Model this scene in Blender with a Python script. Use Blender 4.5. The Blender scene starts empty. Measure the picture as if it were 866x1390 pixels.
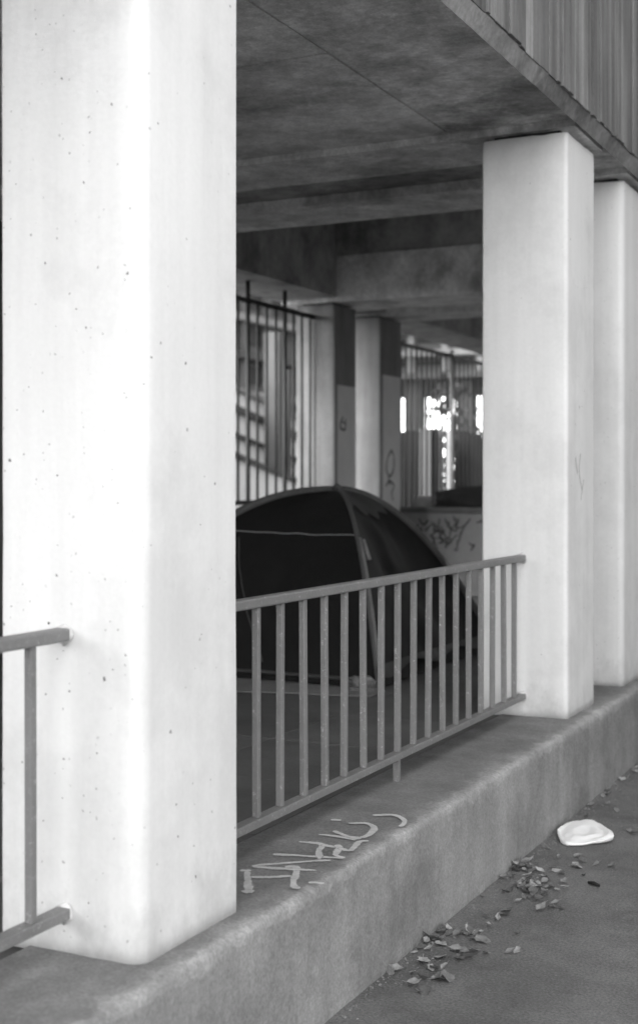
import bpy, bmesh, math, random
from mathutils import Vector, Matrix, noise
random.seed(7)
R = math.radians
S = bpy.context.scene
C = S.collection

# ------------------------------------------------------------------ camera, sky, sun, exposure
cam_data = bpy.data.cameras.new('camera')
cam = bpy.data.objects.new('camera', cam_data)
C.objects.link(cam)
cam.location = (0, 0, 1.6)
cam.rotation_euler = (R(90), 0, R(26.3))
cam_data.sensor_fit = 'HORIZONTAL'
cam_data.lens = 50
cam_data.sensor_width = 50 * 866 / 1800
cam_data.shift_y = -40 / 866
cam_data.clip_end = 2000
cam_data.dof.use_dof = True
cam_data.dof.focus_distance = 4.6
cam_data.dof.aperture_fstop = 2.6
S.camera = cam

SUN_EL, SUN_AZ = 38.0, 209.0
W = bpy.data.worlds.new("World")
S.world = W
W.use_nodes = True
wn, wl = W.node_tree.nodes, W.node_tree.links
bg = wn['Background']
sky = wn.new('ShaderNodeTexSky')
sky.sky_type = 'NISHITA'
sky.sun_disc = False
sky.sun_elevation = R(SUN_EL)
sky.sun_rotation = R(SUN_AZ)
sky.air_density = 1.0
sky.dust_density = 0.6
bw = wn.new('ShaderNodeRGBToBW')
wl.new(sky.outputs['Color'], bw.inputs['Color'])
wl.new(bw.outputs['Val'], bg.inputs['Color'])
bg.inputs['Strength'].default_value = 0.15

sd = bpy.data.lights.new('sun', 'SUN')
sd.energy = 0.5
sd.angle = R(18)
sd.color = (1, 1, 1)
sun = bpy.data.objects.new('sun', sd)
C.objects.link(sun)
el, az = R(SUN_EL), R(SUN_AZ)
to_sun = Vector((math.sin(az) * math.cos(el), math.cos(az) * math.cos(el), math.sin(el)))
sun.rotation_euler = (-to_sun).to_track_quat('-Z', 'Y').to_euler()
sun.location = (-3, -6, 8)

S.view_settings.view_transform = 'Standard'
S.view_settings.look = 'None'
S.view_settings.gamma = 1
S.view_settings.exposure = 3.05

# ------------------------------------------------------------------ materials (a black and white photograph: every tone neutral)
def mat(name, tone, var=0.12, scale=3.0, rough=0.85, stretch=(1, 1, 1), bump=0.15, fine=60.0, spots=0.0,
        streak=0.0, rand=0.0, metal=0.0, stain=0.0, spec=0.3, base=0.0, plinth=False, chips=0.0, mottle=0.0, grain=0.0):
    m = bpy.data.materials.new(name)
    m.use_nodes = True
    nt = m.node_tree
    N, L = nt.nodes, nt.links
    b = N['Principled BSDF']
    b.inputs['Roughness'].default_value = rough
    b.inputs['Metallic'].default_value = metal
    b.inputs['Specular IOR Level'].default_value = spec
    geo = N.new('ShaderNodeNewGeometry')
    def noisy(sc, st=(1, 1, 1), detail=5.0, rg=0.6):
        mp = N.new('ShaderNodeMapping'); mp.inputs['Scale'].default_value = st
        L.new(geo.outputs['Position'], mp.inputs['Vector'])
        n = N.new('ShaderNodeTexNoise'); n.inputs['Scale'].default_value = sc
        n.inputs['Detail'].default_value = detail; n.inputs['Roughness'].default_value = rg
        L.new(mp.outputs['Vector'], n.inputs['Vector'])
        return n.outputs['Fac']
    def math_(op, a, bb):
        n = N.new('ShaderNodeMath'); n.operation = op
        for i, v in enumerate((a, bb)):
            if isinstance(v, (int, float)): n.inputs[i].default_value = v
            else: L.new(v, n.inputs[i])
        return n.outputs[0]
    def remap(f, a, c, lo=0.3, hi=0.7):
        n = N.new('ShaderNodeMapRange')
        n.inputs['From Min'].default_value = lo; n.inputs['From Max'].default_value = hi
        n.inputs['To Min'].default_value = a; n.inputs['To Max'].default_value = c
        L.new(f, n.inputs['Value'])
        return n.outputs['Result']
    f = remap(noisy(scale, stretch), 1 - var, 1 + var)
    f = math_('MULTIPLY', f, remap(noisy(fine, detail=3), 1 - var * .6, 1 + var * .6))
    if streak:
        f = math_('MULTIPLY', f, remap(noisy(9.0, (1, 1, .06), 4), 1 - streak, 1 + streak))
    if stain:
        f = math_('MULTIPLY', f, remap(noisy(1.3, (1, 1, 1), 7, .7), 1 - stain, 1.0, .38, .5))
    if rand:
        oi = N.new('ShaderNodeObjectInfo')
        f = math_('MULTIPLY', f, remap(oi.outputs['Random'], 1 - rand, 1 + rand, 0, 1))
    if spots:
        dn = N.new('ShaderNodeTexNoise'); dn.inputs['Scale'].default_value = 90.0
        L.new(geo.outputs['Position'], dn.inputs['Vector'])
        mix = N.new('ShaderNodeVectorMath'); mix.operation = 'MULTIPLY_ADD'
        L.new(dn.outputs['Color'], mix.inputs[0]); mix.inputs[1].default_value = (.012, .012, .012)
        L.new(geo.outputs['Position'], mix.inputs[2])
        for sc, thr, r0 in ((13.0, .35, .062), (24.0, .40, .085), (48.0, .62, .13)):
            v = N.new('ShaderNodeTexVoronoi'); v.inputs['Scale'].default_value = sc
            L.new(mix.outputs[0], v.inputs['Vector'])
            sepc = N.new('ShaderNodeSeparateColor'); L.new(v.outputs['Color'], sepc.inputs['Color'])
            rad = math_('MULTIPLY', sepc.outputs['Green'], r0)
            near = remap(math_('SUBTRACT', v.outputs['Distance'], rad), 1.0, 0.0, 0.0, .02)
            pick = math_('GREATER_THAN', sepc.outputs['Red'], thr)
            sp = math_('MULTIPLY', math_('MULTIPLY', near, pick), math_('POWER', sepc.outputs['Blue'], 1.4))
            f = math_('MULTIPLY', f, math_('SUBTRACT', 1.0, math_('MULTIPLY', sp, spots)))
    if mottle:
        f = math_('MULTIPLY', f, remap(noisy(4.5, (1, 1, 1), 9, .72), 1 - mottle, 1 + mottle * 1.2, .34, .66))
        f = math_('MULTIPLY', f, remap(noisy(24.0, (1, 1, 1), 6, .75), 1 - mottle * .45, 1 + mottle * .45, .34, .66))
    if grain:
        f = math_('MULTIPLY', f, remap(noisy(110.0, (1, 1, 1), 3, .7), 1 - grain, 1 + grain, .34, .66))
    if base or plinth:
        xyz = N.new('ShaderNodeSeparateXYZ'); L.new(geo.outputs['Position'], xyz.inputs[0])
    if base:        # splashed dirt and rubbed paint just above the plinth
        g0 = math_('ADD', xyz.outputs['Z'], remap(noisy(7.0, (1, 1, .6), 6, .75), -.10, .10))
        f = math_('MULTIPLY', f, remap(g0, 1 - base, 1.0, .40, .58))
    if plinth:      # bare worn arris and a darker top
        zz = math_('ADD', xyz.outputs['Z'], remap(noisy(7.0, (1, 1, 1), 3, .55), -.020, .020))
        xx = math_('ADD', xyz.outputs['X'], remap(noisy(8.0, (1, 1, 1), 3, .55), -.026, .026))
        arris = math_('MULTIPLY', remap(zz, 0, 1, .382, .390), remap(xx, 0, 1, -1.764, -1.754))
        patchy = math_('MULTIPLY', remap(noisy(3.1, (1, 1, 1), 4, .6), .25, 1.0, .40, .58), remap(noisy(42.0, (1, 1, 1), 6, .8), .5, 1.5))
        topm = math_('MULTIPLY', remap(xyz.outputs['Z'], 0, 1, .405, .416), remap(xx, 1, 0, -1.80, -1.755))
        f = math_('MULTIPLY', f, math_('ADD', 1.0, math_('MULTIPLY', math_('MULTIPLY', arris, .24), patchy)))
        f = math_('MULTIPLY', f, math_('SUBTRACT', 1.0, math_('MULTIPLY', topm, .24)))
    if chips:       # paint rubbed to a pale undercoat
        f = math_('MULTIPLY', f, remap(noisy(55.0, (1, 1, 1), 6, .8), 1.0, 1 + chips, .58, .64))
    v = math_('MULTIPLY', f, tone)
    L.new(v, b.inputs['Base Color'])
    if bump:
        bn = N.new('ShaderNodeBump'); bn.inputs['Strength'].default_value = bump
        bn.inputs['Distance'].default_value = .01
        L.new(noisy(fine, detail=6), bn.inputs['Height'])
        L.new(bn.outputs['Normal'], b.inputs['Normal'])
    return m

M = dict(
    white=mat('white_painted_concrete', .70, .035, 2.0, .75, bump=.08, spots=.9, streak=.06, base=.26, stain=.10),
    rowcon=mat('grey_painted_column_concrete', .17, .16, 2.5, bump=.12, streak=.22),
    patch=mat('grey_cover_paint', .58, .06, 3.0, bump=.06),
    soffit=mat('soffit_concrete', .55, .16, 2.4, bump=.25, stain=.42, mottle=.30, grain=.12, rand=.0),
    cap=mat('cap_beam_concrete', .60, .14, 3.0, bump=.25, stain=.40, mottle=.28, grain=.12),
    girder=mat('girder_concrete', .33, .16, 1.8, bump=.2, stain=.45, streak=.12, mottle=.25),
    fascia=mat('board_marked_concrete', .165, .12, 3.0, bump=.25, streak=.55, rand=.38, fine=45),
    ledge=mat('ledge_concrete', .23, .14, 2.4, bump=.35, fine=70, streak=.11, stain=.22, plinth=True, mottle=.12, grain=.18),
    ledgetop=mat('ledge_top', .15, .14, 2.2, bump=.2, fine=80),
    floor=mat('paving_concrete', .085, .15, 2.0, bump=.2, rand=.10, stain=.2),
    asphalt=mat('asphalt', .132, .14, 2.5, bump=.8, fine=110, stain=.25, mottle=.16, grain=.26),
    rail=mat('grey_rail_paint', .165, .10, 8.0, .5, bump=.15, fine=120, chips=.8),
    fence=mat('dark_fence_paint', .03, .08, 8.0, .6, bump=.05),
    post=mat('galvanised_post', .24, .06, 8.0, .5),
    tent=mat('dark_tent_fabric', .010, .15, 6.0, .75, bump=.12, fine=25, spec=.2),
    tentgrey=mat('grey_tent_sleeve', .085, .12, 8.0, .7, bump=.1, fine=40, spec=.2),
    fly=mat('grey_tent_fly', .05, .12, 6.0, .7, bump=.1, fine=25, spec=.2),
    cord=mat('pale_cord', .20, .1, 20, .8),
    card=mat('pale_groundsheet', .16, .12, 6.0, bump=.1),
    bag=mat('pale_plastic', .13, .5, 14.0, .4, bump=.2, fine=30),
    foam=mat('white_plastic_foam', .82, .03, 8.0, .6, bump=.05),
    paint=mat('pale_spray_paint', .58, .16, 24.0, .7, bump=.02),
    darkpaint=mat('dark_spray_paint', .04, .1, 20.0, .7, bump=.02),
    edge=mat('worn_plinth_edge', .29, .25, 9.0, bump=.4, fine=80, stain=.3),
    leaf=mat('dry_leaf', .20, .22, 30.0, .8, bump=.3, fine=160, rand=.6),
    dark=mat('dark_boarding', .012, .2, 3.0, bump=.1, streak=.3),
    midgrey=mat('mid_grey_render', .25, .1, 3.0),
    pale=mat('pale_render', .80, .05, 2.0),
    facade=mat('dark_facade', .12, .15, 2.0),
    glass=mat('dark_window', .05, .1, 2.0, .15, bump=0, spec=.5),
    wall=mat('low_wall_concrete', .17, .10, 3.0, stain=.15),
    darkwall=mat('dark_wall', .09, .12, 2.0, stain=.3),
    chamfer=mat('chamfer_concrete', .20, .2, 5.0, bump=.25, stain=.5, fine=50, mottle=.3),
    pillar=mat('pillar_render', .09, .1, 3.0),
    scuff=mat('scuffed_paint', .45, .1, 20.0),
    scuffsolid=mat('grout', .62, .12, 20.0, bump=.3),
    grit=mat('grit', .16, .2, 30.0, rand=.3),
    edgebeam=mat('edge_beam_concrete', .52, .18, 3.5, bump=.3, stain=.55, fine=40, mottle=.34, grain=.12),
    shrub=mat('shrub_leaves', .05, .2, 6.0),
    rack=mat('rack_paint', .45, .1, 6.0),
    pad=mat('bearing_pad', .05, .1, 9.0),
)

def spray(m, cover):
    """soft edged, patchy spray: the ribbon's own edge attribute thins the paint so the concrete shows through"""
    nt = m.node_tree; N, L = nt.nodes, nt.links
    at = N.new('ShaderNodeAttribute'); at.attribute_name = 'soft'
    n = N.new('ShaderNodeTexNoise'); n.inputs['Scale'].default_value = 45; n.inputs['Detail'].default_value = 6; n.inputs['Roughness'].default_value = .75
    g = N.new('ShaderNodeNewGeometry'); L.new(g.outputs['Position'], n.inputs['Vector'])
    a = N.new('ShaderNodeMath'); a.operation = 'ADD'; L.new(at.outputs['Fac'], a.inputs[0]); L.new(n.outputs['Fac'], a.inputs[1])
    mr = N.new('ShaderNodeMapRange'); L.new(a.outputs[0], mr.inputs['Value'])
    mr.inputs['From Min'].default_value = .58; mr.inputs['From Max'].default_value = .86; mr.inputs['To Max'].default_value = cover
    L.new(mr.outputs['Result'], N['Principled BSDF'].inputs['Alpha'])
spray(M['paint'], .72); spray(M['darkpaint'], .85); spray(M['scuff'], .35)

# ------------------------------------------------------------------ helpers
def box_into(bm, x0, x1, y0, y1, z0, z1, bev=0.0, seg=2):
    r = bmesh.ops.create_cube(bm, size=1)
    vs = r['verts']
    for v in vs:
        v.co = Vector(((x0 + x1) / 2 + v.co.x * (x1 - x0), (y0 + y1) / 2 + v.co.y * (y1 - y0), (z0 + z1) / 2 + v.co.z * (z1 - z0)))
    if bev:
        es = list({e for v in vs for e in v.link_edges})
        bmesh.ops.bevel(bm, geom=es, offset=bev, segments=seg, affect='EDGES', profile=.5)

def link_mesh(name, bm, m, parent=None, smooth=False):
    me = bpy.data.meshes.new(name)
    bmesh.ops.recalc_face_normals(bm, faces=bm.faces)
    bm.to_mesh(me); bm.free()
    me.materials.append(m)
    if smooth:
        for p in me.polygons: p.use_smooth = True
    o = bpy.data.objects.new(name, me)
    C.objects.link(o)
    if parent:
        o.parent = parent
        o.matrix_parent_inverse = Matrix.Translation(-Vector(parent.location))
    return o

def box(name, x0, x1, y0, y1, z0, z1, m, parent=None, bev=0.0):
    bm = bmesh.new(); box_into(bm, x0, x1, y0, y1, z0, z1, bev)
    return link_mesh(name, bm, m, parent)

def tag(o, label, cat, group=None):
    o['label'] = label; o['category'] = cat
    if group: o['group'] = group
    return o

def thing(name, loc, label, cat, group=None):
    o = bpy.data.objects.new(name, None)
    o.location = loc; o.empty_display_size = .2
    C.objects.link(o)
    return tag(o, label, cat, group)

def tube_into(bm, pts, rad, n=6, flat=1.0):
    rings = []
    for i, p in enumerate(pts):
        p = Vector(p)
        a = Vector(pts[max(i - 1, 0)]); b = Vector(pts[min(i + 1, len(pts) - 1)])
        t = (b - a).normalized()
        up = Vector((0, 0, 1)) if abs(t.z) < .95 else Vector((1, 0, 0))
        s = t.cross(up).normalized(); u = s.cross(t).normalized()
        r = rad[i] if isinstance(rad, (list, tuple)) else rad
        rings.append([bm.verts.new(p + s * math.cos(k * 2 * math.pi / n) * r + u * math.sin(k * 2 * math.pi / n) * r * flat) for k in range(n)])
    for a, b in zip(rings, rings[1:]):
        for k in range(n):
            bm.faces.new((a[k], a[(k + 1) % n], b[(k + 1) % n], b[k]))
    bm.faces.new(rings[0][::-1]); bm.faces.new(rings[-1])

def tube(name, pts, rad, m, parent=None, n=6, flat=1.0):
    bm = bmesh.new(); tube_into(bm, pts, rad, n, flat)
    return link_mesh(name, bm, m, parent, True)

def share(o, parent=None, dx=0, dy=0, dz=0):
    c = o.copy(); C.objects.link(c)
    c.location = Vector(o.location) + Vector((dx, dy, dz))
    if parent: c.parent = parent; c.matrix_parent_inverse = o.matrix_parent_inverse.copy()
    return c

def smooth_line(pts, k=5):
    out = []
    n = len(pts)
    for i in range(n - 1):
        p0, p1, p2, p3 = (Vector(pts[max(i - 1, 0)]), Vector(pts[i]), Vector(pts[i + 1]), Vector(pts[min(i + 2, n - 1)]))
        for j in range(k):
            t = j / k
            out.append(.5 * ((2 * p1) + (p2 - p0) * t + (2 * p0 - 5 * p1 + 4 * p2 - p3) * t * t + (3 * p1 - p0 - 3 * p2 + p3) * t ** 3))
    out.append(Vector(pts[-1]))
    return out

def strokes(name, lines, place, width, m, parent, lift=.0005):
    """flat painted strokes, each a thin raised ribbon; place(a, b, h) maps 2D to the surface"""
    bm = bmesh.new()
    soft = bm.verts.layers.float.new('soft')
    for q, ln in enumerate(lines):
        P = smooth_line([Vector((a, b, 0)) for a, b in ln], 6)
        prev = None
        h = lift + q * .00015
        for i, p in enumerate(P):
            t = (P[min(i + 1, len(P) - 1)] - P[max(i - 1, 0)])
            t = t.normalized() if t.length > 1e-6 else Vector((1, 0, 0))
            s = Vector((-t.y, t.x, 0))
            w = width * (.75 + .5 * noise.noise(Vector((p.x * 14, p.y * 14, q))) + .15)
            a = bm.verts.new(place(p.x + s.x * w, p.y + s.y * w, h))
            c = bm.verts.new(place(p.x, p.y, h))
            b = bm.verts.new(place(p.x - s.x * w, p.y - s.y * w, h))
            end = min(1.0, .35 + min(i, len(P) - 1 - i) * .5)
            a[soft] = 0.0; b[soft] = 0.0; c[soft] = end * (.85 + .25 * noise.noise(Vector((p.x * 5, p.y * 5, q * 3.1))))
            if prev:
                bm.faces.new((prev[0], a, c, prev[1])); bm.faces.new((prev[1], c, b, prev[2]))
            prev = (a, c, b)
    return link_mesh(name, bm, m, parent)
LEAF= [(-1.695, 5.317), (-1.682, 5.368), (-1.654, 5.337), (-1.688, 5.255), (-1.662, 5.268), (-1.643, 5.379), (-1.567, 5.208), (-1.537, 5.181), (-1.605, 5.106), (-1.608, 5.044), (-1.573, 5.002), (-1.554, 5.051), (-1.535, 5.08), (-1.505, 5.075), (-1.537, 4.924), (-1.518, 4.933), (-1.702, 5.12), (-1.64, 4.95), (-1.626, 4.976), (-1.585, 5.508), (-1.539, 5.307), (-1.508, 5.279), (-1.488, 5.419), (-1.468, 5.407), (-1.422, 5.301), (-1.416, 5.477), (-1.427, 4.903), (-1.695, 4.846), (-1.575, 4.722), (-1.559, 4.625), (-1.63, 4.425), (-1.604, 4.454), (-1.569, 4.471), (-1.554, 4.399), (-1.527, 4.397), (-1.45, 4.514), (-1.69, 4.46), (-1.688, 4.317), (-1.666, 4.328), (-1.708, 4.292), (-1.702, 4.174), (-1.7, 4.22), (-1.67, 4.22), (-1.655, 4.287), (-1.555, 4.262), (-1.525, 4.276), (-1.478, 4.27), (-1.415, 4.316), (-1.394, 4.341), (-1.681, 5.627), (-1.661, 5.622), (-1.663, 6.251), (-1.721, 6.827), (-1.702, 6.837), (-1.643, 6.831), (-1.69, 6.674), (-1.612, 6.615), (-1.558, 6.422), (-1.414, 6.066), (-1.386, 6.026), (-1.684, 7.322), (-1.714, 7.386), (-1.703, 7.472), (-1.385, 4.851), (-1.711, 5.309), (-1.65, 5.304), (-1.555, 5.11), (-1.623, 5.118), (-1.56, 5.34)]
TAG= [[(-1.997, 3.501), (-1.98, 3.504), (-1.968, 3.516)], [(-1.973, 3.5), (-1.917, 3.407), (-1.871, 3.329)], [(-1.881, 3.314), (-1.871, 3.329), (-1.856, 3.332)], [(-1.932, 3.452), (-1.878, 3.479), (-1.828, 3.52)], [(-1.889, 3.588), (-1.856, 3.599), (-1.815, 3.511), (-1.803, 3.477), (-1.771, 3.424), (-1.753, 3.425)], [(-1.797, 3.719), (-1.896, 3.636), (-1.977, 3.556), (-1.878, 3.571), (-1.786, 3.6)], [(-1.989, 3.692), (-1.905, 3.718), (-1.837, 3.734), (-1.769, 3.756)], [(-1.981, 3.859), (-1.902, 3.866), (-1.875, 3.793), (-1.831, 3.711)], [(-1.899, 3.858), (-1.836, 3.855)], [(-1.854, 3.881), (-1.828, 3.847), (-1.806, 3.773), (-1.767, 3.757)], [(-1.833, 3.85), (-1.787, 3.842), (-1.802, 3.941), (-1.78, 3.971)], [(-1.962, 3.966), (-1.91, 3.972), (-1.82, 3.964)], [(-1.939, 4.031), (-1.865, 3.988), (-1.811, 3.982)], [(-1.932, 4.139), (-1.878, 4.169), (-1.829, 4.123), (-1.81, 4.041), (-1.815, 3.992)], [(-2.009, 4.158), (-1.973, 4.169)], [(-1.903, 4.276), (-1.842, 4.314), (-1.785, 4.276), (-1.762, 4.227), (-1.755, 4.177)], [(-1.752, 3.474), (-1.732, 3.484), (-1.706, 3.483)]]
WTAG= [[(-5.37, 1.214), (-5.314, 1.146), (-5.258, 1.198)], [(-5.296, 1.076), (-5.221, 1.147), (-5.147, 1.113), (-5.203, 1.043)], [(-5.129, 1.217), (-5.138, 1.114), (-5.11, 0.993)], [(-5.074, 1.218), (-5.0, 1.116), (-4.927, 1.185), (-4.964, 1.219)], [(-5.0, 1.116), (-5.019, 0.995)], [(-4.909, 1.22), (-4.927, 1.117), (-4.836, 1.152), (-4.782, 1.222)], [(-5.11, 0.941), (-5.037, 1.012), (-5.0, 0.944)], [(-4.818, 1.187), (-4.891, 1.049), (-4.909, 0.963)], [(-5.24, 1.043), (-5.184, 0.957)], [(-4.982, 0.996), (-4.927, 1.048)]]
BTAG= [[(13.064, 1.952), (12.964, 1.855), (12.933, 1.735), (13.033, 1.667), (13.13, 1.754), (13.13, 1.875), (13.064, 1.952)], [(12.912, 1.563), (13.02, 1.615), (13.139, 1.563), (13.077, 1.494), (13.112, 1.407)], [(12.977, 1.666), (13.042, 1.563)]]
ATAG= [[(11.854, 2.257), (11.798, 2.187), (11.805, 2.135), (11.901, 2.13), (11.911, 2.237)], [(11.83, 2.203), (11.901, 2.188)]]
# ------------------------------------------------------------------ the setting: ground, floor
LEDGE_X, FLOOR_X, ZL = -1.722, -2.16, .42
g = box('ground', -400, 400, -400, 400, -.3, 0, M['asphalt']); g['kind'] = 'structure'
fl = box('floor', -6.28, FLOOR_X - .002, -.6, 26, -.002, .394, M['darkwall']); fl['kind'] = 'structure'
slab0 = None
for i in range(5):
    for j in range(12):
        x1 = FLOOR_X - .006 - i * .75; y0 = 3.15 + j * .75
        if slab0 is None:
            bm = bmesh.new(); box_into(bm, -.373, .373, -.373, .373, .3, .415, .002, 1)
            slab0 = link_mesh('paving_slab', bm, M['floor'], fl); s = slab0
        else:
            s = slab0.copy(); C.objects.link(s); s.parent = fl; s.matrix_parent_inverse = slab0.matrix_parent_inverse.copy()
        s.location = (x1 - .375, y0 + .375, random.uniform(-.001, .001))
        s.rotation_euler = (random.uniform(-.001, .001), random.uniform(-.001, .001), random.uniform(-.003, .003))

# ------------------------------------------------------------------ low concrete plinth under the front columns
pl = thing('concrete_plinth', (-1.95, 6, 0), 'low concrete plinth with worn pale edge running under the white front columns', 'low wall')
def ledge_mesh(y0, y1, step):
    prof = [(-2.155, .30), (-2.155, ZL), (-2.05, ZL), (-1.95, ZL), (-1.88, ZL), (-1.83, ZL), (-1.80, ZL), (-1.78, ZL), (-1.765, ZL), (-1.752, ZL - .0005), (-1.742, ZL - .002),
            (-1.734, ZL - .005), (-1.728, ZL - .010), (-1.724, ZL - .018), (LEDGE_X, ZL - .05), (LEDGE_X, .34), (LEDGE_X, .31), (LEDGE_X, .26), (LEDGE_X, .2), (LEDGE_X, .14), (LEDGE_X, .08), (LEDGE_X, .03), (LEDGE_X, -.01)]
    bm = bmesh.new(); prev = None
    n = int((y1 - y0) / step)
    for j in range(n + 1):
        y = y0 + (y1 - y0) * j / n
        row = []
        for i, (x, z) in enumerate(prof):
            p = Vector((x, y, z))
            edge = 1.0 if 7 <= i <= 15 else 0.0
            w = noise.noise(Vector((y * 2.2, z * 3, x * 3))) * .004 + noise.noise(Vector((y * 9, z * 9, x * 9))) * .002
            chip = max(0, noise.noise(Vector((y * 5.5, 3.1, 0))) - .12) * .010 + max(0, noise.noise(Vector((y * 19, z * 8, 5))) - .1) * .010 + max(0, noise.noise(Vector((y * 47, z * 20, 9))) - .15) * .009
            chip += .007 * math.exp(-((y - 3.80) / .05) ** 2) + .005 * math.exp(-((y - 4.5) / .08) ** 2)
            d = Vector((-1, 0, -1)).normalized() * chip * edge
            if i >= 13: d += Vector((w, 0, 0))
            elif i >= 2: d += Vector((0, 0, w * .35))
            row.append(bm.verts.new(p + d))
        if prev:
            for a in range(len(row) - 1): bm.faces.new((prev[a], row[a], row[a + 1], prev[a + 1]))
        prev = row
    return bm
top = link_mesh('plinth_body', ledge_mesh(-.6, 16, .011), M['ledge'], pl, True)
strokes('graffiti_tag', TAG, lambda a, b, h: Vector((a, b, ZL + h + .0022)), .0165, M['paint'], pl)

# ------------------------------------------------------------------ columns
def column_mesh(x0, x1, y0, y1, z0, z1, bev, seed, worn=1.0):
    """square column with rounded arrises, slightly uneven faces and a worn head"""
    ring = []
    for sx, sy, a0, b in ((1, 1, 0, .012), (0, 1, 90, .012), (0, 0, 180, .012), (1, 0, 270, bev)):
        cx = x1 - b if sx else x0 + b; cy = y1 - b if sy else y0 + b
        for k in range(5):
            a = R(a0 + k * 22.5)
            ring.append((cx + b * math.cos(a), cy + b * math.sin(a)))
    bm = bmesh.new(); prev = None
    zs = [z0 + (z1 - z0) * i / 60 for i in range(59)] + [z1 - .05, z1 - .03, z1 - .016, z1 - .006, z1]
    mx, my = (x0 + x1) / 2, (y0 + y1) / 2
    pts = []
    for i, (a, b) in enumerate(ring):               # divide the long flat sides
        c, d = ring[(i + 1) % len(ring)]
        ln = math.hypot(c - a, d - b); k = max(1, int(ln / .05))
        pts += [(a + (c - a) * j / k, b + (d - b) * j / k) for j in range(k)]
    for z in zs:
        row = []
        for (x, y) in pts:
            d = noise.noise(Vector((x * 3 + seed, y * 3, z * 1.2))) * .0025 + noise.noise(Vector((x * 14 + seed, y * 14, z * 6))) * .0008
            inset = 0
            t = z1 - z
            if t < .055: inset = max(0, .03 - t) ** 2 * 5 * worn + max(0, noise.noise(Vector((x * 18, y * 18, seed)))) * .012 * worn * (1 - t / .055)
            v = Vector((x - mx, y - my, 0)); n = v.normalized()
            dz = -max(0, noise.noise(Vector((x * 16, y * 16, seed + 3)))) * .014 * worn if t < .02 else 0
            row.append(bm.verts.new((x + n.x * (d - inset), y + n.y * (d - inset), z + dz)))
        if prev:
            for k in range(len(row)): bm.faces.new((prev[k], prev[(k + 1) % len(row)], row[(k + 1) % len(row)], row[k]))
        else: bm.faces.new(row[::-1])
        prev = row
    bm.faces.new(prev)
    return bm

ZT, ZC, ZS = 3.350, 3.372, 3.42        # column head, cap soffit, slab soffit
def column(y0, y1, label, m, x0=-2.26, x1=-1.815, z0=ZL - .01, group='white columns along the plinth', bev=.045, worn=1.0):
    t = thing('white_column' if m is M['white'] else 'concrete_column', ((x0 + x1) / 2, (y0 + y1) / 2, ZL), label, 'column', group)
    link_mesh('shaft', column_mesh(x0, x1, y0, y1, z0, ZT, bev, y0 * 3.7, worn), m, t, True)
    box('bearing_pad', x0 + .05, x1 - .05, y0 + .05, y1 - .05, ZT - .012, ZC - .001, M['pad'], t)
    return t
column(2.70, 3.168, 'big white square column nearest the camera, filling the left third', M['white'], bev=.042, x0=-2.25)
c2 = column(6.46, 6.98, 'white square column at the far end of the long railing', M['white'], bev=.022, x0=-2.262)
strokes('scuff_mark', [[(6.696, 1.751), (6.667, 1.656), (6.724, 1.562)], [(6.597, 1.731), (6.639, 1.638)], [(6.753, 1.619), (6.696, 1.505)]],
        lambda a, b, h: Vector((-1.815 + .003 + h, a, b)), .012, M['scuff'], c2)
column(7.635, 8.13, 'white square column half hidden behind the second one, at right edge', M['white'], bev=.035)
RG = 'grey columns in the row behind the tent'
ca = column(11.69, 12.175, 'grey concrete column behind the tent where the tall fence ends', M['rowcon'], -6.03, -5.60, ZL - .01, RG, .03, .5)
cb = column(12.80, 13.36, 'grey concrete column behind the tent, the farther of the pair', M['rowcon'], -6.03, -5.60, ZL - .01, RG, .03, .5)
box('painted_patch', -5.603, -5.594, 11.73, 12.14, ZL, 2.56, M['patch'], ca)
box('painted_patch', -5.603, -5.594, 12.84, 13.32, ZL, 2.74, M['patch'], cb)
strokes('graffiti_tag', ATAG, lambda a, b, h: Vector((-5.594 + h, a, b)), .018, M['darkpaint'], ca)
strokes('graffiti_tag', BTAG, lambda a, b, h: Vector((-5.594 + h, a, b)), .02, M['darkpaint'], cb)

# ------------------------------------------------------------------ bridge deck overhead
br = thing('bridge_deck', (-4, 8, ZS), 'concrete bridge deck overhead with board marked fascia and stained cap beams', 'bridge')
Y0, Y1 = -2.0, 26.0
def rough_box(name, x0, x1, y0, y1, z0, z1, m, step=.12, amp=.003, seed=0):
    bm = bmesh.new(); box_into(bm, x0, x1, y0, y1, z0, z1)
    for ax, ln in ((0, x1 - x0), (1, y1 - y0), (2, z1 - z0)):
        k = min(int(ln / step), 60)
        for i in range(1, k):
            co = [0, 0, 0]; no = [0, 0, 0]; no[ax] = 1
            co[ax] = (x0, y0, z0)[ax] + ln * i / k
            bmesh.ops.bisect_plane(bm, geom=bm.verts[:] + bm.edges[:] + bm.faces[:], plane_co=co, plane_no=no)
    for v in bm.verts:
        p = v.co.copy()
        v.co += Vector((noise.noise(p * 2.3 + Vector((seed, 0, 0))), noise.noise(p * 2.3 + Vector((0, seed, 9))), noise.noise(p * 2.3 + Vector((5, 0, seed))))) * amp
    return link_mesh(name, bm, m, br)
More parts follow.
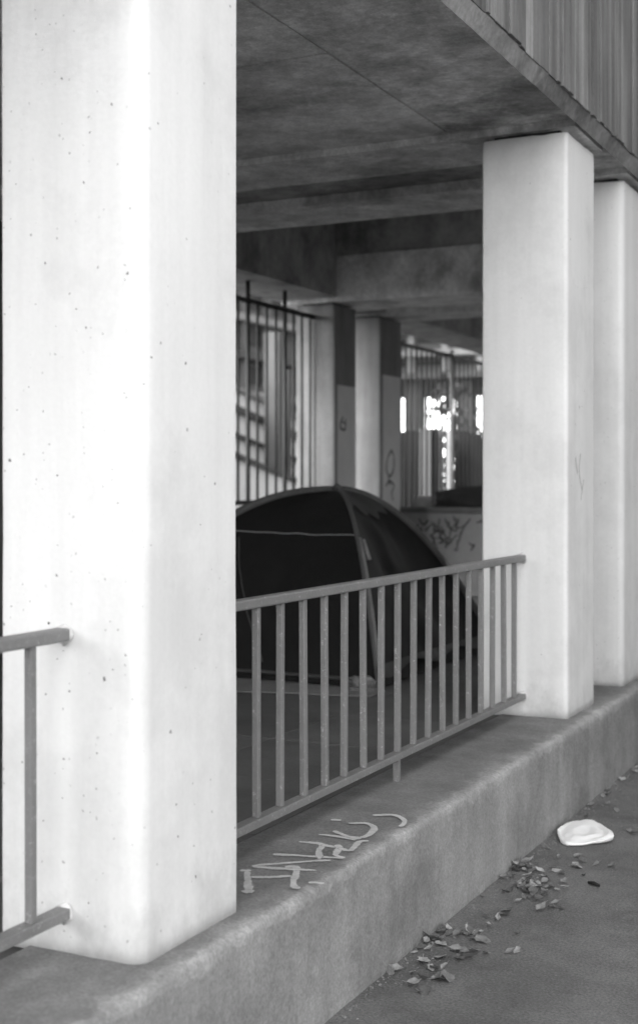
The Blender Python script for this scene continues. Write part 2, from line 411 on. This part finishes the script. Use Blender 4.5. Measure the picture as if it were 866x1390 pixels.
# slab panels between the cap beams, with open joints; deep bays beyond the second pair of cap beams
XE, XI, XG = -2.43, -5.60, -6.25
yj = [Y0, 4.60, 5.02, 6.55]
for a, b in zip(yj, yj[1:]):
    box('slab_panel', XG, XE - .014, a + .003, b - .003, ZS - .012 + (.004 if a > 4 and b < 5.1 else 0), 4.6, M['cap'] if 4 < a < 4.8 else M['soffit'], br)
box('slab_panel', XI, XE - .014, 6.95, 7.62, ZS + .012, 4.6, M['girder'], br)
box('slab_panel', XI, XE - .014, 12.40, 13.0, ZS + .10, 4.6, M['girder'], br)
box('bay_slab', XI, XE - .014, 8.05, 11.72, 4.45, 4.6, M['girder'], br)
box('bay_slab', XI, XE - .014, 13.45, Y1, 4.45, 4.6, M['girder'], br)
rough_box('edge_beam', XE, -1.752, Y0, Y1, ZS - .012, 4.6, M['edgebeam'], .2, .002)
rough_box('inner_girder', XG, XI, 6.56, Y1, ZS - .002, 4.6, M['girder'], .25, .003, 4)
for k, (a, b) in enumerate(((6.455, 7.02), (7.58, 8.16), (11.70, 12.44), (12.96, 13.5))):
    rough_box('cap_beam', -6.20, -1.778, a, b, ZC, ZS + .4, M['cap'], .09, .005, k * 3)
rough_box('cross_girder', XI, XE, 11.72, 12.2, ZS + .35, 4.45, M['girder'], .2, .003, 2)
# fascia: chamfer, cast board marks and the plain run beyond
bm = bmesh.new()
prof = [(-1.755, ZS - .050), (-1.755, ZS + .3), (-1.722, ZS + .3), (-1.722, ZS + .020)]
n = 300; prev = None
for j in range(n + 1):
    y = Y0 + (Y1 - Y0) * j / n
    row = []
    for i, (x, z) in enumerate(prof):
        c = max(0, noise.noise(Vector((y * 6, i, 0)))) * .012 if i in (0, 3) else 0
        row.append(bm.verts.new((x - c * .5, y, z + c)))
    if prev:
        for a in range(4): bm.faces.new((prev[a], row[a], row[(a + 1) % 4], prev[(a + 1) % 4]))
    prev = row
link_mesh('chamfer', bm, M['chamfer'], br)
box('fascia_wall', -1.75, -1.728, Y0, Y1, ZS + .06, 6.2, M['darkwall'], br)
y = 3.9
while y < 9.6:
    w = random.choice((.035, .05, .06, .075, .09, .11, .13))
    d = random.uniform(0, .016)
    zb = ZS + .024 + random.uniform(-.004, .006)
    bm = bmesh.new(); box_into(bm, -1.727, -1.7205 + d, y, y + w - .003, zb, 6.2, .0015, 1)
    link_mesh('board_mark', bm, M['fascia'], br)
    y += w
for a, b in ((Y0, 3.898), (y + .002, Y1)):
    box('fascia_panel', -1.727, -1.717, a, b, ZS + .024, 6.2, M['fascia'], br)
box('parapet', -1.95, -1.69, Y0, Y1, 6.2, 6.45, M['soffit'], br, .02)
box('road_slab', -6.25, -1.79, Y0, Y1, 4.605, 4.9, M['girder'], br)
box('far_edge_beam', -6.30, -6.252, Y0, Y1, ZS + .02, 4.9, M['girder'], br)

# ------------------------------------------------------------------ railings
RX = -2.045
RGR = 'grey steel railings between the white columns'
def railing(ya, yb, first, pitch, label, support=None):
    t = thing('railing', (RX, (ya + yb) / 2, ZL), label, 'railing', RGR)
    bm = bmesh.new(); box_into(bm, RX - .021, RX + .021, ya, yb, 1.203, 1.236, .006, 2)
    link_mesh('top_rail', bm, M['rail'], t)
    bm = bmesh.new(); box_into(bm, RX - .021, RX + .021, ya, yb, .507, .535, .004, 2)
    link_mesh('bottom_rail', bm, M['rail'], t)
    for yy, sg in ((ya, 1), (yb, -1)):            # grouted end fixings
        for zz in (1.2195, .521):
            bm = bmesh.new(); bmesh.ops.create_icosphere(bm, subdivisions=2, radius=1)
            for v in bm.verts:
                p = v.co.copy(); d = 1 + .5 * noise.noise(p * 2 + Vector((yy, zz, 0)))
                v.co = Vector((RX + p.x * d * .028, yy + sg * .001 + p.y * .004, zz + p.z * d * .025))
            link_mesh('grout_patch', bm, M['scuffsolid'], t, True)
    b0 = None; k = 0
    while first + k * pitch < yb - .03:
        yy = first + k * pitch
        if yy > ya + .02:
            if b0 is None:
                bm = bmesh.new(); box_into(bm, -.0115, .0115, -.0115, .0115, -.335, .335, .003, 1)
                b0 = link_mesh('baluster', bm, M['rail'], t); b = b0
            else:
                b = b0.copy(); C.objects.link(b); b.parent = t; b.matrix_parent_inverse = b0.matrix_parent_inverse.copy()
            b.location = (RX + random.uniform(-.001, .001), yy, .869)
            b.rotation_euler = (random.uniform(-.006, .006), random.uniform(-.006, .006), random.uniform(-.08, .08))
        k += 1
    if support:
        box('support_foot', RX - .012, RX + .012, support - .012, support + .012, ZL - .002, .507, M['rail'], t, .002)
    return t
railing(3.150, 6.452, 3.194, .1645, 'long grey railing with square bars in front of the dark tent', 4.831)
railing(-.5, 2.696, 2.564 - .1645 * 18, .1645, 'short end of grey railing fixed to the near face of the big column', 1.0)
railing(6.965, 7.630, 7.10, .1645, 'stub of grey railing in the narrow gap between two far columns')

# ------------------------------------------------------------------ tall fence along the back row
FXc = -5.85
def tall_fence(ya, yb, first, pitch, label, ztop, zbot, tall, bar_mat, posts=()):
    t = thing('tall_fence', (FXc, (ya + yb) / 2, ZL), label, 'fence', 'tall dark bar fences along the back row')
    box('top_rail', FXc - .02, FXc + .02, ya, yb, ztop - .04, ztop, M['fence'], t)
    box('bottom_rail', FXc - .02, FXc + .02, ya, yb, zbot, zbot + .04, M['fence'], t)
    k = 0; b0 = None
    while first + k * pitch < yb:
        yy = first + k * pitch
        if yy > ya:
            if tall and k % 4 == tall - 1:
                tube('tall_post', [(FXc, yy, ZL), (FXc, yy, ZS + .01)], .021, M['fence'], t, 8)
            else:
                if b0 is None:
                    bm = bmesh.new(); tube_into(bm, [(0, 0, zbot + .02), (0, 0, ztop - .02)], .0125, 6)
                    b0 = link_mesh('bar', bm, bar_mat, t, True); b = b0
                else:
                    b = b0.copy(); C.objects.link(b); b.parent = t; b.matrix_parent_inverse = b0.matrix_parent_inverse.copy()
                b.location = (FXc, yy, 0)
        k += 1
    for yy in posts:
        tube('pale_post', [(FXc + .05, yy, ZL), (FXc + .05, yy, ztop + .04)], .026, M['post'], t, 8)
    return t
tall_fence(8.3, 11.685, 10.395 - .178 * 12, .178, 'tall dark bar fence left of the grey column with posts to the soffit', 3.255, 1.40, 1, M['fence'])
tall_fence(13.365, 20.0, 13.45, .16, 'tall dark bar fence beyond the far grey column with one pale post', 3.20, 1.15, 0, M['fence'], (15.44,))

# ------------------------------------------------------------------ tent
tn = thing('dome_tent', (-3.85, 8.05, ZL), 'dark dome tent with grey pole sleeves pitched behind the railing', 'tent')
H = 1.125
ctr = Vector((-3.84, 8.05, 0))
corners = dict(near=(Vector((-3.05, 6.935, 0)), 2.05), left=(Vector((-4.98, 6.90, 0)), 2.35), back=(Vector((-4.7, 9.25, 0)), 2.2), right=(Vector((-3.05, 9.0, 0)), 1.85))
def arc(cn, r, out=0.0):
    p, e = corners[cn]
    q = ctr + (p - ctr) * (r + out)
    return Vector((q.x, q.y, ZL + H * (1 - r ** e) + out * .4 + .004))
def tent_point(c1, c2, r, s, sag=.07, out=0.0):
    a, b = arc(c1, r, out), arc(c2, r, out)
    p = a.lerp(b, s)
    k = 4 * s * (1 - s)
    inward = Vector((ctr.x - p.x, ctr.y - p.y, 0))
    w = noise.noise(Vector((p.x * 4, p.y * 4, p.z * 3))) * .022 + noise.noise(Vector(((p.x + p.y) * 9 + p.z * 4, p.z * 2.2, 2))) * .016 + noise.noise(Vector(((p.x - p.y) * 5 - p.z * 6, p.z * 3, 8))) * .014
    w += (noise.noise(p * 11) * .030 + abs(noise.noise(p * 21)) * .018) * max(0, (r - .8) / .2)
    p += inward * (sag * k * math.sin(math.pi * min(1, r * .9)))
    p += Vector((p.x - ctr.x, p.y - ctr.y, .3)).normalized() * w * k * (.3 + r)
    p.z -= .03 * k * (1 - r) * r
    return p
def panel(name, c1, c2, m, r0=0.0, r1=1.0, nr=26, ns=22, out=0.0, hem=None):
    bm = bmesh.new(); prev = None
    for i in range(nr + 1):
        row = []
        for j in range(ns + 1):
            s = j / ns
            rr = r0 + ((hem(s) if hem else r1) - r0) * i / nr
            row.append(bm.verts.new(tent_point(c1, c2, max(rr, .001), s, out=out)))
        if prev:
            for a in range(ns): bm.faces.new((prev[a], prev[a + 1], row[a + 1], row[a]))
        prev = row
    return link_mesh(name, bm, m, tn, True)
panel('front_panel', 'near', 'left', M['tent'])
panel('side_panel', 'near', 'right', M['tent'])
panel('side_panel', 'left', 'back', M['tent'])
panel('back_panel', 'right', 'back', M['tent'])
def hem(s):
    return .30 + .10 * math.sin(math.pi * s) - .055 * abs(((s * 4 + .3) % 1) - .5) * 2 + .02 * noise.noise(Vector((s * 9, 0, 0)))
panel('fly_sheet', 'near', 'right', M['fly'], .0, .3, 10, 40, .012, hem)
for cn in corners:
    pts = [arc(cn, i / 30, .008) for i in range(31)]
    tube('pole_sleeve', pts, [.015] * 31 if cn == 'near' else [.026] * 31, M['tentgrey'], tn, 8)
tube('pole_hub', [arc('near', .03) + Vector((-.02, 0, .0)), arc('near', .03) + Vector((.0, 0, .035))], .03, M['tentgrey'], tn, 8)
# seams and cords
tube('seam_piping', [tent_point('near', 'left', .505 + .03 * i / 30, i / 30, out=.006) for i in range(31)], .0042, M['cord'], tn, 6)
tube('zip_line', [tent_point('near', 'left', .56 + .40 * i / 24, .80 - .40 * i / 24, out=.004) for i in range(25)], .006, M['fly'], tn, 6)
for k, off in enumerate((.012, .026)):
    tube('guy_cord', [arc('near', .52 + .48 * i / 20, .012) + Vector((off, .006 - off * .5, 0)) for i in range(21)], .0045, M['cord'], tn, 6)
tube('toggle', [arc('near', .555, .02) + Vector((.03, 0, .03)), arc('near', .60, .02) + Vector((.055, 0, -.03))], [.008, .013], M['cord'], tn, 8)
tube('toggle', [arc('right', .66, .02) + Vector((-.01, -.03, .05)), arc('right', .70, .02) + Vector((.01, -.05, -.02))], [.008, .016], M['cord'], tn, 8)
panel('hem_flap', 'near', 'right', M['fly'], .95, .985, 5, 30, .03, lambda q: .975 + .012 * math.sin(q * 17))
tube('hem_band', [tent_point('near', 'left', .985, i / 24, out=.01) for i in range(25)], .012, M['fly'], tn, 6)

# ------------------------------------------------------------------ things on the floor round the tent
bm = bmesh.new(); prev = None
ol = [(-5.0, 6.40, 6.95), (-4.4, 6.44, 6.93), (-3.7, 6.47, 6.93), (-3.45, 6.56, 6.91), (-3.2, 6.60, 6.90), (-2.98, 6.66, 6.88)]
for (x, a, b) in ol:
    row = [bm.verts.new((x, a + (b - a) * k / 5, .4195 + .004 * noise.noise(Vector((x * 5, k, 0))))) for k in range(6)]
    row += [bm.verts.new((v.co.x, v.co.y, v.co.z + .005)) for v in row[::-1]]
    if prev:
        for k in range(12): bm.faces.new((prev[k], prev[(k + 1) % 12], row[(k + 1) % 12], row[k]))
    else: bm.faces.new(row)
    prev = row
bm.faces.new(prev)
tag(link_mesh('groundsheet', bm, M['card'], None), 'pale flat sheet lying on the floor along the front of the tent', 'sheet')

def crumple(name, loc, size, m, seed, label, cat, sq=.6):
    bm = bmesh.new(); bmesh.ops.create_icosphere(bm, subdivisions=4, radius=1)
    for v in bm.verts:
        p = v.co.copy()
        d = 1 + .45 * noise.noise(p * 1.6 + Vector((seed, 0, 0))) + .30 * abs(noise.noise(p * 4 + Vector((0, seed, 0)))) + .12 * abs(noise.noise(p * 9))
        v.co = Vector((p.x * d * size[0], p.y * d * size[1], max(-.25, p.z * d) * size[2]))
        v.co.z += .25 * size[2]
    o = link_mesh(name, bm, m, None, False)
    o.location = loc
    return tag(o, label, cat)
crumple('crumpled_bag', (-3.13, 6.86, .424), (.10, .05, .055), M['bag'], 3, 'crumpled pale plastic bag at the near corner of the tent', 'bag')

# ------------------------------------------------------------------ white foam sheet and leaves on the pavement
bm = bmesh.new()
outl = [(-1.705, 5.90), (-1.695, 5.99), (-1.66, 6.07), (-1.60, 6.10), (-1.54, 6.04), (-1.48, 5.96), (-1.44, 5.88), (-1.442, 5.83), (-1.475, 5.785), (-1.50, 5.775), (-1.535, 5.735), (-1.585, 5.70), (-1.63, 5.72), (-1.675, 5.81)]
cx = sum(p[0] for p in outl) / len(outl); cy = sum(p[1] for p in outl) / len(outl)
sm = smooth_line([Vector((a, b, 0)) for a, b in outl + outl[:1]], 4)[:-1]
rings = []
for f, z in ((.97, .003), (1.0, .007), (1.0, .011), (.985, .014), (.95, .015), (.9, .013), (.82, .014), (.74, .018), (.64, .021), (.52, .024), (.4, .024), (.25, .022), (.1, .022)):
    rings.append([bm.verts.new((cx + (p.x - cx) * f, cy + (p.y - cy) * f,
                  z + (.10 * max(0, (p.x - cx) * f - .02) + .05 * max(0, (p.y - cy) * f)) * (1 if z > .006 else .6) + (.016 * math.exp(-((f - .86) / .05) ** 2) * max(0, min(1, ((p.x - cx) + (p.y - cy) * .4) * 8)) + .010 * noise.noise(Vector((p.x * f * 9, p.y * f * 9, 1))) + .012 * abs(noise.noise(Vector(((p.x - p.y) * f * 11, (p.x + p.y) * f * 4, 3))))) * (1 if z > .006 else .5))) for p in sm])
for a, b in zip(rings, rings[1:]):
    for k in range(len(sm)): bm.faces.new((a[k], a[(k + 1) % len(sm)], b[(k + 1) % len(sm)], b[k]))
bm.faces.new(rings[0][::-1]); bm.faces.new(rings[-1])
fo = link_mesh('foam_sheet', bm, M['foam'], None, True)
tag(fo, 'white bent foam piece lying on the pavement beside the plinth', 'litter')

def leaf_mesh(seed, lobes):
    rnd = random.Random(seed)
    bm = bmesh.new()
    n = lobes * 2
    fold = rnd.uniform(.2, .8); tip = rnd.uniform(-.3, .6)
    def put(x, y, k):
        z = fold * abs(y) ** 1.3 + tip * max(0, x) ** 2 + .25 * max(0, -x) ** 2 + rnd.uniform(-.05, .05) * k
        return bm.verts.new((x, y * (1 - .22 * fold * abs(y)), z))
    c = put(0, 0, 0); ring = []; mid = []
    for k in range(n):
        a = k * 2 * math.pi / n + rnd.uniform(-.12, .12)
        r = (rnd.uniform(.85, 1.15) if k % 2 == 0 else rnd.uniform(.66, .82)) * (1.1 - .25 * abs(math.sin(a)))
        ring.append(put(math.cos(a) * r, math.sin(a) * r, 2.5))
        mid.append(put(math.cos(a) * r * .55, math.sin(a) * r * .55, 1))
    for k in range(n):
        k2 = (k + 1) % n
        bm.faces.new((c, mid[k], mid[k2])); bm.faces.new((mid[k], ring[k], ring[k2], mid[k2]))
    tube_into(bm, [(-.6, 0, .1), (-1.0, .05, .28), (-1.35, .15, .34)], .03, 4)
    me = bpy.data.meshes.new('leaf'); bm.to_mesh(me); bm.free()
    me.materials.append(M['leaf'])
    return me
LM = [leaf_mesh(s, l) for s, l in ((1, 5), (2, 4), (3, 3), (4, 5), (5, 4))]
def leaf(x, y, size, label, group, z=0.0):
    o = bpy.data.objects.new('leaf', random.choice(LM)); C.objects.link(o)
    o.location = (max(x, LEDGE_X + size * .75), y, z + .004)
    o.rotation_euler = (random.uniform(-.45, .45), random.uniform(-.45, .45), random.uniform(0, 6.28))
    o.scale = (size, size * random.uniform(.7, 1), size * random.uniform(.35, 1.0))
    o.location.z += size * .12
    return tag(o, label, 'leaf', group)
for (x, y) in LEAF:
    if 4.85 < y < 5.6: lab, gr = 'dry curled leaf in the drift on the pavement below the foam piece', 'leaves drifted below the foam piece'
    elif y >= 5.6: lab, gr = 'dry leaf scattered near the foam piece or along the plinth foot beyond it', 'leaves round and beyond the foam piece'
    else: lab, gr = 'dry curled leaf scattered on the near pavement at the bottom edge', 'leaves on the near pavement'
    leaf(x, y, random.choice((.013, .016, .020, .023, .029)), lab, gr)
for k in range(46):         # more litter in the same drifts
    a = random.choice(LEAF[:34])
    y = a[1] + random.gauss(0, .09)
    if 4.85 < y < 5.6: lab, gr = 'dry curled leaf in the drift on the pavement below the foam piece', 'leaves drifted below the foam piece'
    elif y >= 5.6: lab, gr = 'dry leaf scattered near the foam piece or along the plinth foot beyond it', 'leaves round and beyond the foam piece'
    else: lab, gr = 'dry curled leaf scattered on the near pavement at the bottom edge', 'leaves on the near pavement'
    leaf(a[0] + random.gauss(0, .05), y, random.uniform(.015, .032), lab, gr, .004)
for k in range(30):
    leaf(random.uniform(-1.71, -1.50), random.uniform(3.85, 4.45), random.uniform(.018, .038), 'dry curled leaf scattered on the near pavement at the bottom edge', 'leaves on the near pavement')
for k in range(22):
    leaf(-1.70 + abs(random.gauss(0, .04)), random.uniform(6.2, 9.0), random.uniform(.014, .028), 'dry leaf scattered near the foam piece or along the plinth foot beyond it', 'leaves round and beyond the foam piece')
tag(tube('twig', [(-1.375, 5.20, .008), (-1.352, 5.187, .012), (-1.325, 5.18, .007)], [.006, .008, .005], M['dark']), 'short dark twig on the pavement near the leaves', 'twig')

# ------------------------------------------------------------------ low graffiti wall behind the tent and what stands on it
lw = thing('low_wall', (-4.6, 13.4, ZL), 'low concrete wall with scrawled graffiti behind the tent at right', 'wall')
box('wall_body', -5.57, -2.5, 13.29, 13.49, .40, 1.275, M['wall'], lw)
box('coping', -5.58, -2.49, 13.265, 13.515, 1.276, 1.335, M['darkwall'], lw, .008)
for k in range(12):
    a = -5.45 + random.random() * 1.0; b = .9 + random.random() * .3
    WTAG.append([(a, b), (a + random.uniform(-.05, .08), b + random.uniform(-.1, .06)), (a + random.uniform(-.02, .13), b + random.uniform(-.12, .04)), (a + random.uniform(-.05, .1), b + random.uniform(-.16, .08))])
strokes('graffiti_tag', WTAG, lambda a, b, h: Vector((a, 13.29 - h, b)), .013, M['darkpaint'], lw)
bm = bmesh.new(); tube_into(bm, [(-5.36, 13.38, 1.336), (-5.36, 13.38, 1.34), (-5.36, 13.38, 1.44), (-5.36, 13.38, 1.45)], [.09, .10, .098, .085], 16)
tag(link_mesh('tub', bm, M['midgrey'], None, True), 'grey round tub standing on the left end of the graffiti wall', 'tub')
bm = bmesh.new(); bmesh.ops.create_icosphere(bm, subdivisions=4, radius=1)
for v in bm.verts:
    p = v.co.copy(); d = 1 + .3 * noise.noise(p * 1.7) + .15 * noise.noise(p * 5)
    v.co = Vector((p.x * d * .62, p.y * d * .09, max(-.2, p.z * d) * .18 * (1.0 - .35 * p.x)))
tp = link_mesh('dark_bundle', bm, M['dark'], None, True); tp.location = (-4.55, 13.40, 1.375)
tag(tp, 'dark heaped bundle lying along the top of the graffiti wall', 'bundle')

# ------------------------------------------------------------------ behind the back row, right: dark boarding, pillar, ladder
hb = thing('dark_boarding', (-7.2, 17, 0), 'dark boards standing upright behind the tall fence at right', 'boarding')
for k in range(18):
    x = -8.6 + k * .19
    if -6.48 < x + .1 < -6.28: continue
    zt = 2.34 + random.uniform(-.08, .05) - (.12 if x > -6.3 else 0)
    box('board', x, x + .183, 17.0 + random.uniform(0, .02), 17.03, 0, zt, M['dark'], hb)
tag(box('render_pillar', -6.66, -6.47, 16.5, 16.7, 0, 2.32, M['facade'], None, .01), 'square grey pillar between the dark boards and the pale rack', 'pillar')
ld = thing('pale_rack', (-6.4, 16.7, 0), 'pale upright ladder rack beside the grey pillar behind the fence', 'rack')
for x in (-6.455, -6.355):
    box('rail', x, x + .05, 16.7, 16.74, 0, 2.3, M['rack'], ld)
for z in (.5, 1.0, 1.2, 1.45, 1.72, 2.05):
    box('rung', -6.404, -6.356, 16.705, 16.735, z, z + .10, M['midgrey'], ld)

# ------------------------------------------------------------------ behind the back row, left: white ramp with sloping dark rails, pillars
rp = thing('ramp', (-12, 24, 0), 'white walled ramp with sloping dark rails seen through the tall fence', 'ramp')
def slope_z(y, z0): return z0 - .17 * (y - 20.9)
def sloped(name, xa, xb, za, zb, m, y0=10.0, y1=34.0):
    bm = bmesh.new()
    vs = [bm.verts.new((x, y, slope_z(y, z))) for y in (y0, y1) for x in (xa, xb) for z in (za, zb)]
    for f in ((0, 1, 3, 2), (4, 6, 7, 5), (0, 2, 6, 4), (1, 5, 7, 3), (0, 4, 5, 1), (2, 3, 7, 6)): bm.faces.new([vs[k] for k in f])
    return link_mesh(name, bm, m, rp)
sloped('ramp_wall', -12.4, -12.1, -2.2, 3.30, M['pale'])
for za, zb in ((2.90, 3.03), (2.45, 2.52)):
    sloped('dark_rail', -12.095, -12.03, za, zb, M['fence'])
sloped('dark_rail', -12.41, -12.03, 3.302, 3.40, M['midgrey'])
def slope_z(y, z0): return z0 - .19 * (y - 19.2)
sloped('front_wall', -11.1, -10.95, -2.2, 1.98, M['pale'])
sloped('dark_rail', -11.12, -10.90, 1.984, 2.06, M['fence'])
for k, (xx, y, w, zt, lab) in enumerate(((-11.5, 21.45, .30, 4.35, 'grey square post in front of the ramp, the wider one'), (-11.8, 22.45, .17, 3.75, 'grey square post in front of the ramp, the thinner one'))):
    tag(box('square_pillar', xx - w / 2, xx + w / 2, y - w / 2, y + w / 2, 0, zt, M['pillar'], None, .01), lab, 'post', 'grey posts by the ramp')

def storey_building(name, x0, x1, y0, y1, floors, label, axis, wm, bands, pitch):
    """concrete frame: slab bands, recessed dark windows and piers on the side that faces the camera"""
    t = thing(name, ((x0 + x1) / 2, (y0 + y1) / 2, 0), label, 'building')
    z0, z1 = floors[0], floors[-1]
    box('core', x0 + .3, x1 - .3, y0 + .3, y1 - .3, z0 + .02, z1, M['facade'], t)
    for i, z in enumerate(floors):
        box('slab_band', x0 - .1, x1 + .1, y0 - .1, y1 + .1, z, z + .22, bands[i % len(bands)], t)
    for za, zb in zip(floors, floors[1:]):
        a, b = (y0, y1) if axis == 'x' else (x0, x1)
        p = a + .2
        while p + pitch < b:
            if axis == 'x':
                box('window', x1 - .32, x1 - .25, p + .15, p + pitch - .15, za + .5, zb - .15, M['glass'], t)
                box('pier', x1 - .3, x1 - .02, p - .12, p + .12, za + .222, zb - .002, wm, t)
            else:
                box('window', p + .15, p + pitch - .15, y0 + .25, y0 + .32, za + .5, zb - .15, M['glass'], t)
                box('pier', p - .12, p + .12, y0 + .02, y0 + .3, za + .222, zb - .002, wm, t)
            p += pitch
    return t
storey_building('frame_building', -30, -20, 24, 40, [0, 2.6, 4.2, 5.4, 6.55, 8.2, 10.2, 12.4], 'dark storeyed building with pale floor bands far behind the ramp', 'x', M['facade'], [M['midgrey'], M['facade'], M['midgrey'], M['pillar']], 1.6)
fb = storey_building('raised_building', -30, -9, 44, 54, [5.3, 6.1, 6.9, 7.7, 8.5, 9.3, 10.4, 11.6], 'dark gridded building raised on columns beyond the tall fence', 'y', M['midgrey'], [M['facade'], M['midgrey']], 1.3)
for x in (-28, -24, -20.5, -18.25, -16.25, -15.15, -14.0, -12.5, -10.6):
    box('stilt', x - .3, x + .3, 44.5, 45.1, 0, 5.3, M['facade'], fb)
dw = box('side_wall', -6.25, -6.05, -.6, 8.25, .395, ZS - .003, M['darkwall'], None)
tag(dw, 'dark concrete wall under the deck, seen as a sliver left of the big column', 'wall')

storey_building('right_sky_blocker', 2.8, 14, 5.0, 44, [0, 3.4, 6.4, 9.4, 12.4, 15.4, 18.4], 'unseen dark storeyed block added on the right to shade the farther white columns', 'x', M['facade'], [M['facade']], 2.4)  # out of view, added to cut sky light on the farther columns' right faces

# ------------------------------------------------------------------ grit and crumbs along the foot of the plinth
verts, faces = [], []
for k in range(2600):
    near = k < 1500
    y = random.uniform(3.3, 10.5)
    x = LEDGE_X + (abs(random.gauss(0, .045)) if near else random.random() ** 1.6 * 1.3) + .006
    r = random.choice((.0015, .002, .002, .003, .004, .006)) * (1 if near else .8)
    a = random.random() * 6.28; n = len(verts)
    for q in range(4):
        verts.append((x + math.cos(a + q * 1.57) * r * random.uniform(.6, 1.2), y + math.sin(a + q * 1.57) * r * random.uniform(.6, 1.2), .0005))
    verts.append((x, y, r * random.uniform(.5, 1.1)))
    faces += [(n, n + 1, n + 4), (n + 1, n + 2, n + 4), (n + 2, n + 3, n + 4), (n + 3, n, n + 4)]
me = bpy.data.meshes.new('grit'); me.from_pydata(verts, [], faces); me.materials.append(M['grit'])
gr = bpy.data.objects.new('grit', me); C.objects.link(gr); gr['kind'] = 'stuff'
tag(gr, 'fine grit and leaf crumbs on the pavement along the foot of the plinth', 'grit')

# ------------------------------------------------------------------ dark shrubs far behind the fence, breaking up the bright gap
def shrub(x, y, r, h, label):
    t = thing('shrub', (x, y, 0), label, 'shrub', 'dark shrubs beyond the tall fence')
    tube('trunk', [(x, y, 0), (x + .05, y, h * .4), (x - .08, y + .05, h * .75)], [.09, .07, .03], M['dark'], t, 7)
    bm = bmesh.new()
    for k in range(420):
        while True:
            p = Vector((random.uniform(-1, 1), random.uniform(-1, 1), random.uniform(-1, 1)))
            if p.length < 1 and noise.noise(p * 2.6 + Vector((x, 0, 0))) > -.12: break
        c = Vector((x + p.x * r, y + p.y * r, h * .60 + p.z * h * .42))
        u = Vector((random.gauss(0, 1), random.gauss(0, 1), random.gauss(0, 1))).normalized() * random.uniform(.06, .15)
        w = u.orthogonal().normalized() * random.uniform(.04, .09)
        bm.faces.new([bm.verts.new(c + q) for q in (u, w, -u, -w)])
    link_mesh('crown', bm, M['shrub'], t)
shrub(-11.55, 31.0, .75, 4.4, 'dark shrub beyond the tall fence, nearest the grey columns')
shrub(-10.35, 31.5, .55, 4.2, 'dark shrub beyond the tall fence, the narrow middle one')
shrub(-9.3, 30.5, .7, 4.7, 'dark shrub beyond the tall fence, rightmost, beside the white column')

storey_building('rear_sky_blocker', -26, 18, -26, -16, [0, 2.2, 4.1], 'unseen low dark block added behind the camera to hold back the low sky', 'x', M['facade'], [M['facade']], 2.6)  # added behind the camera, blocks low sky so the column fronts stay dimmer
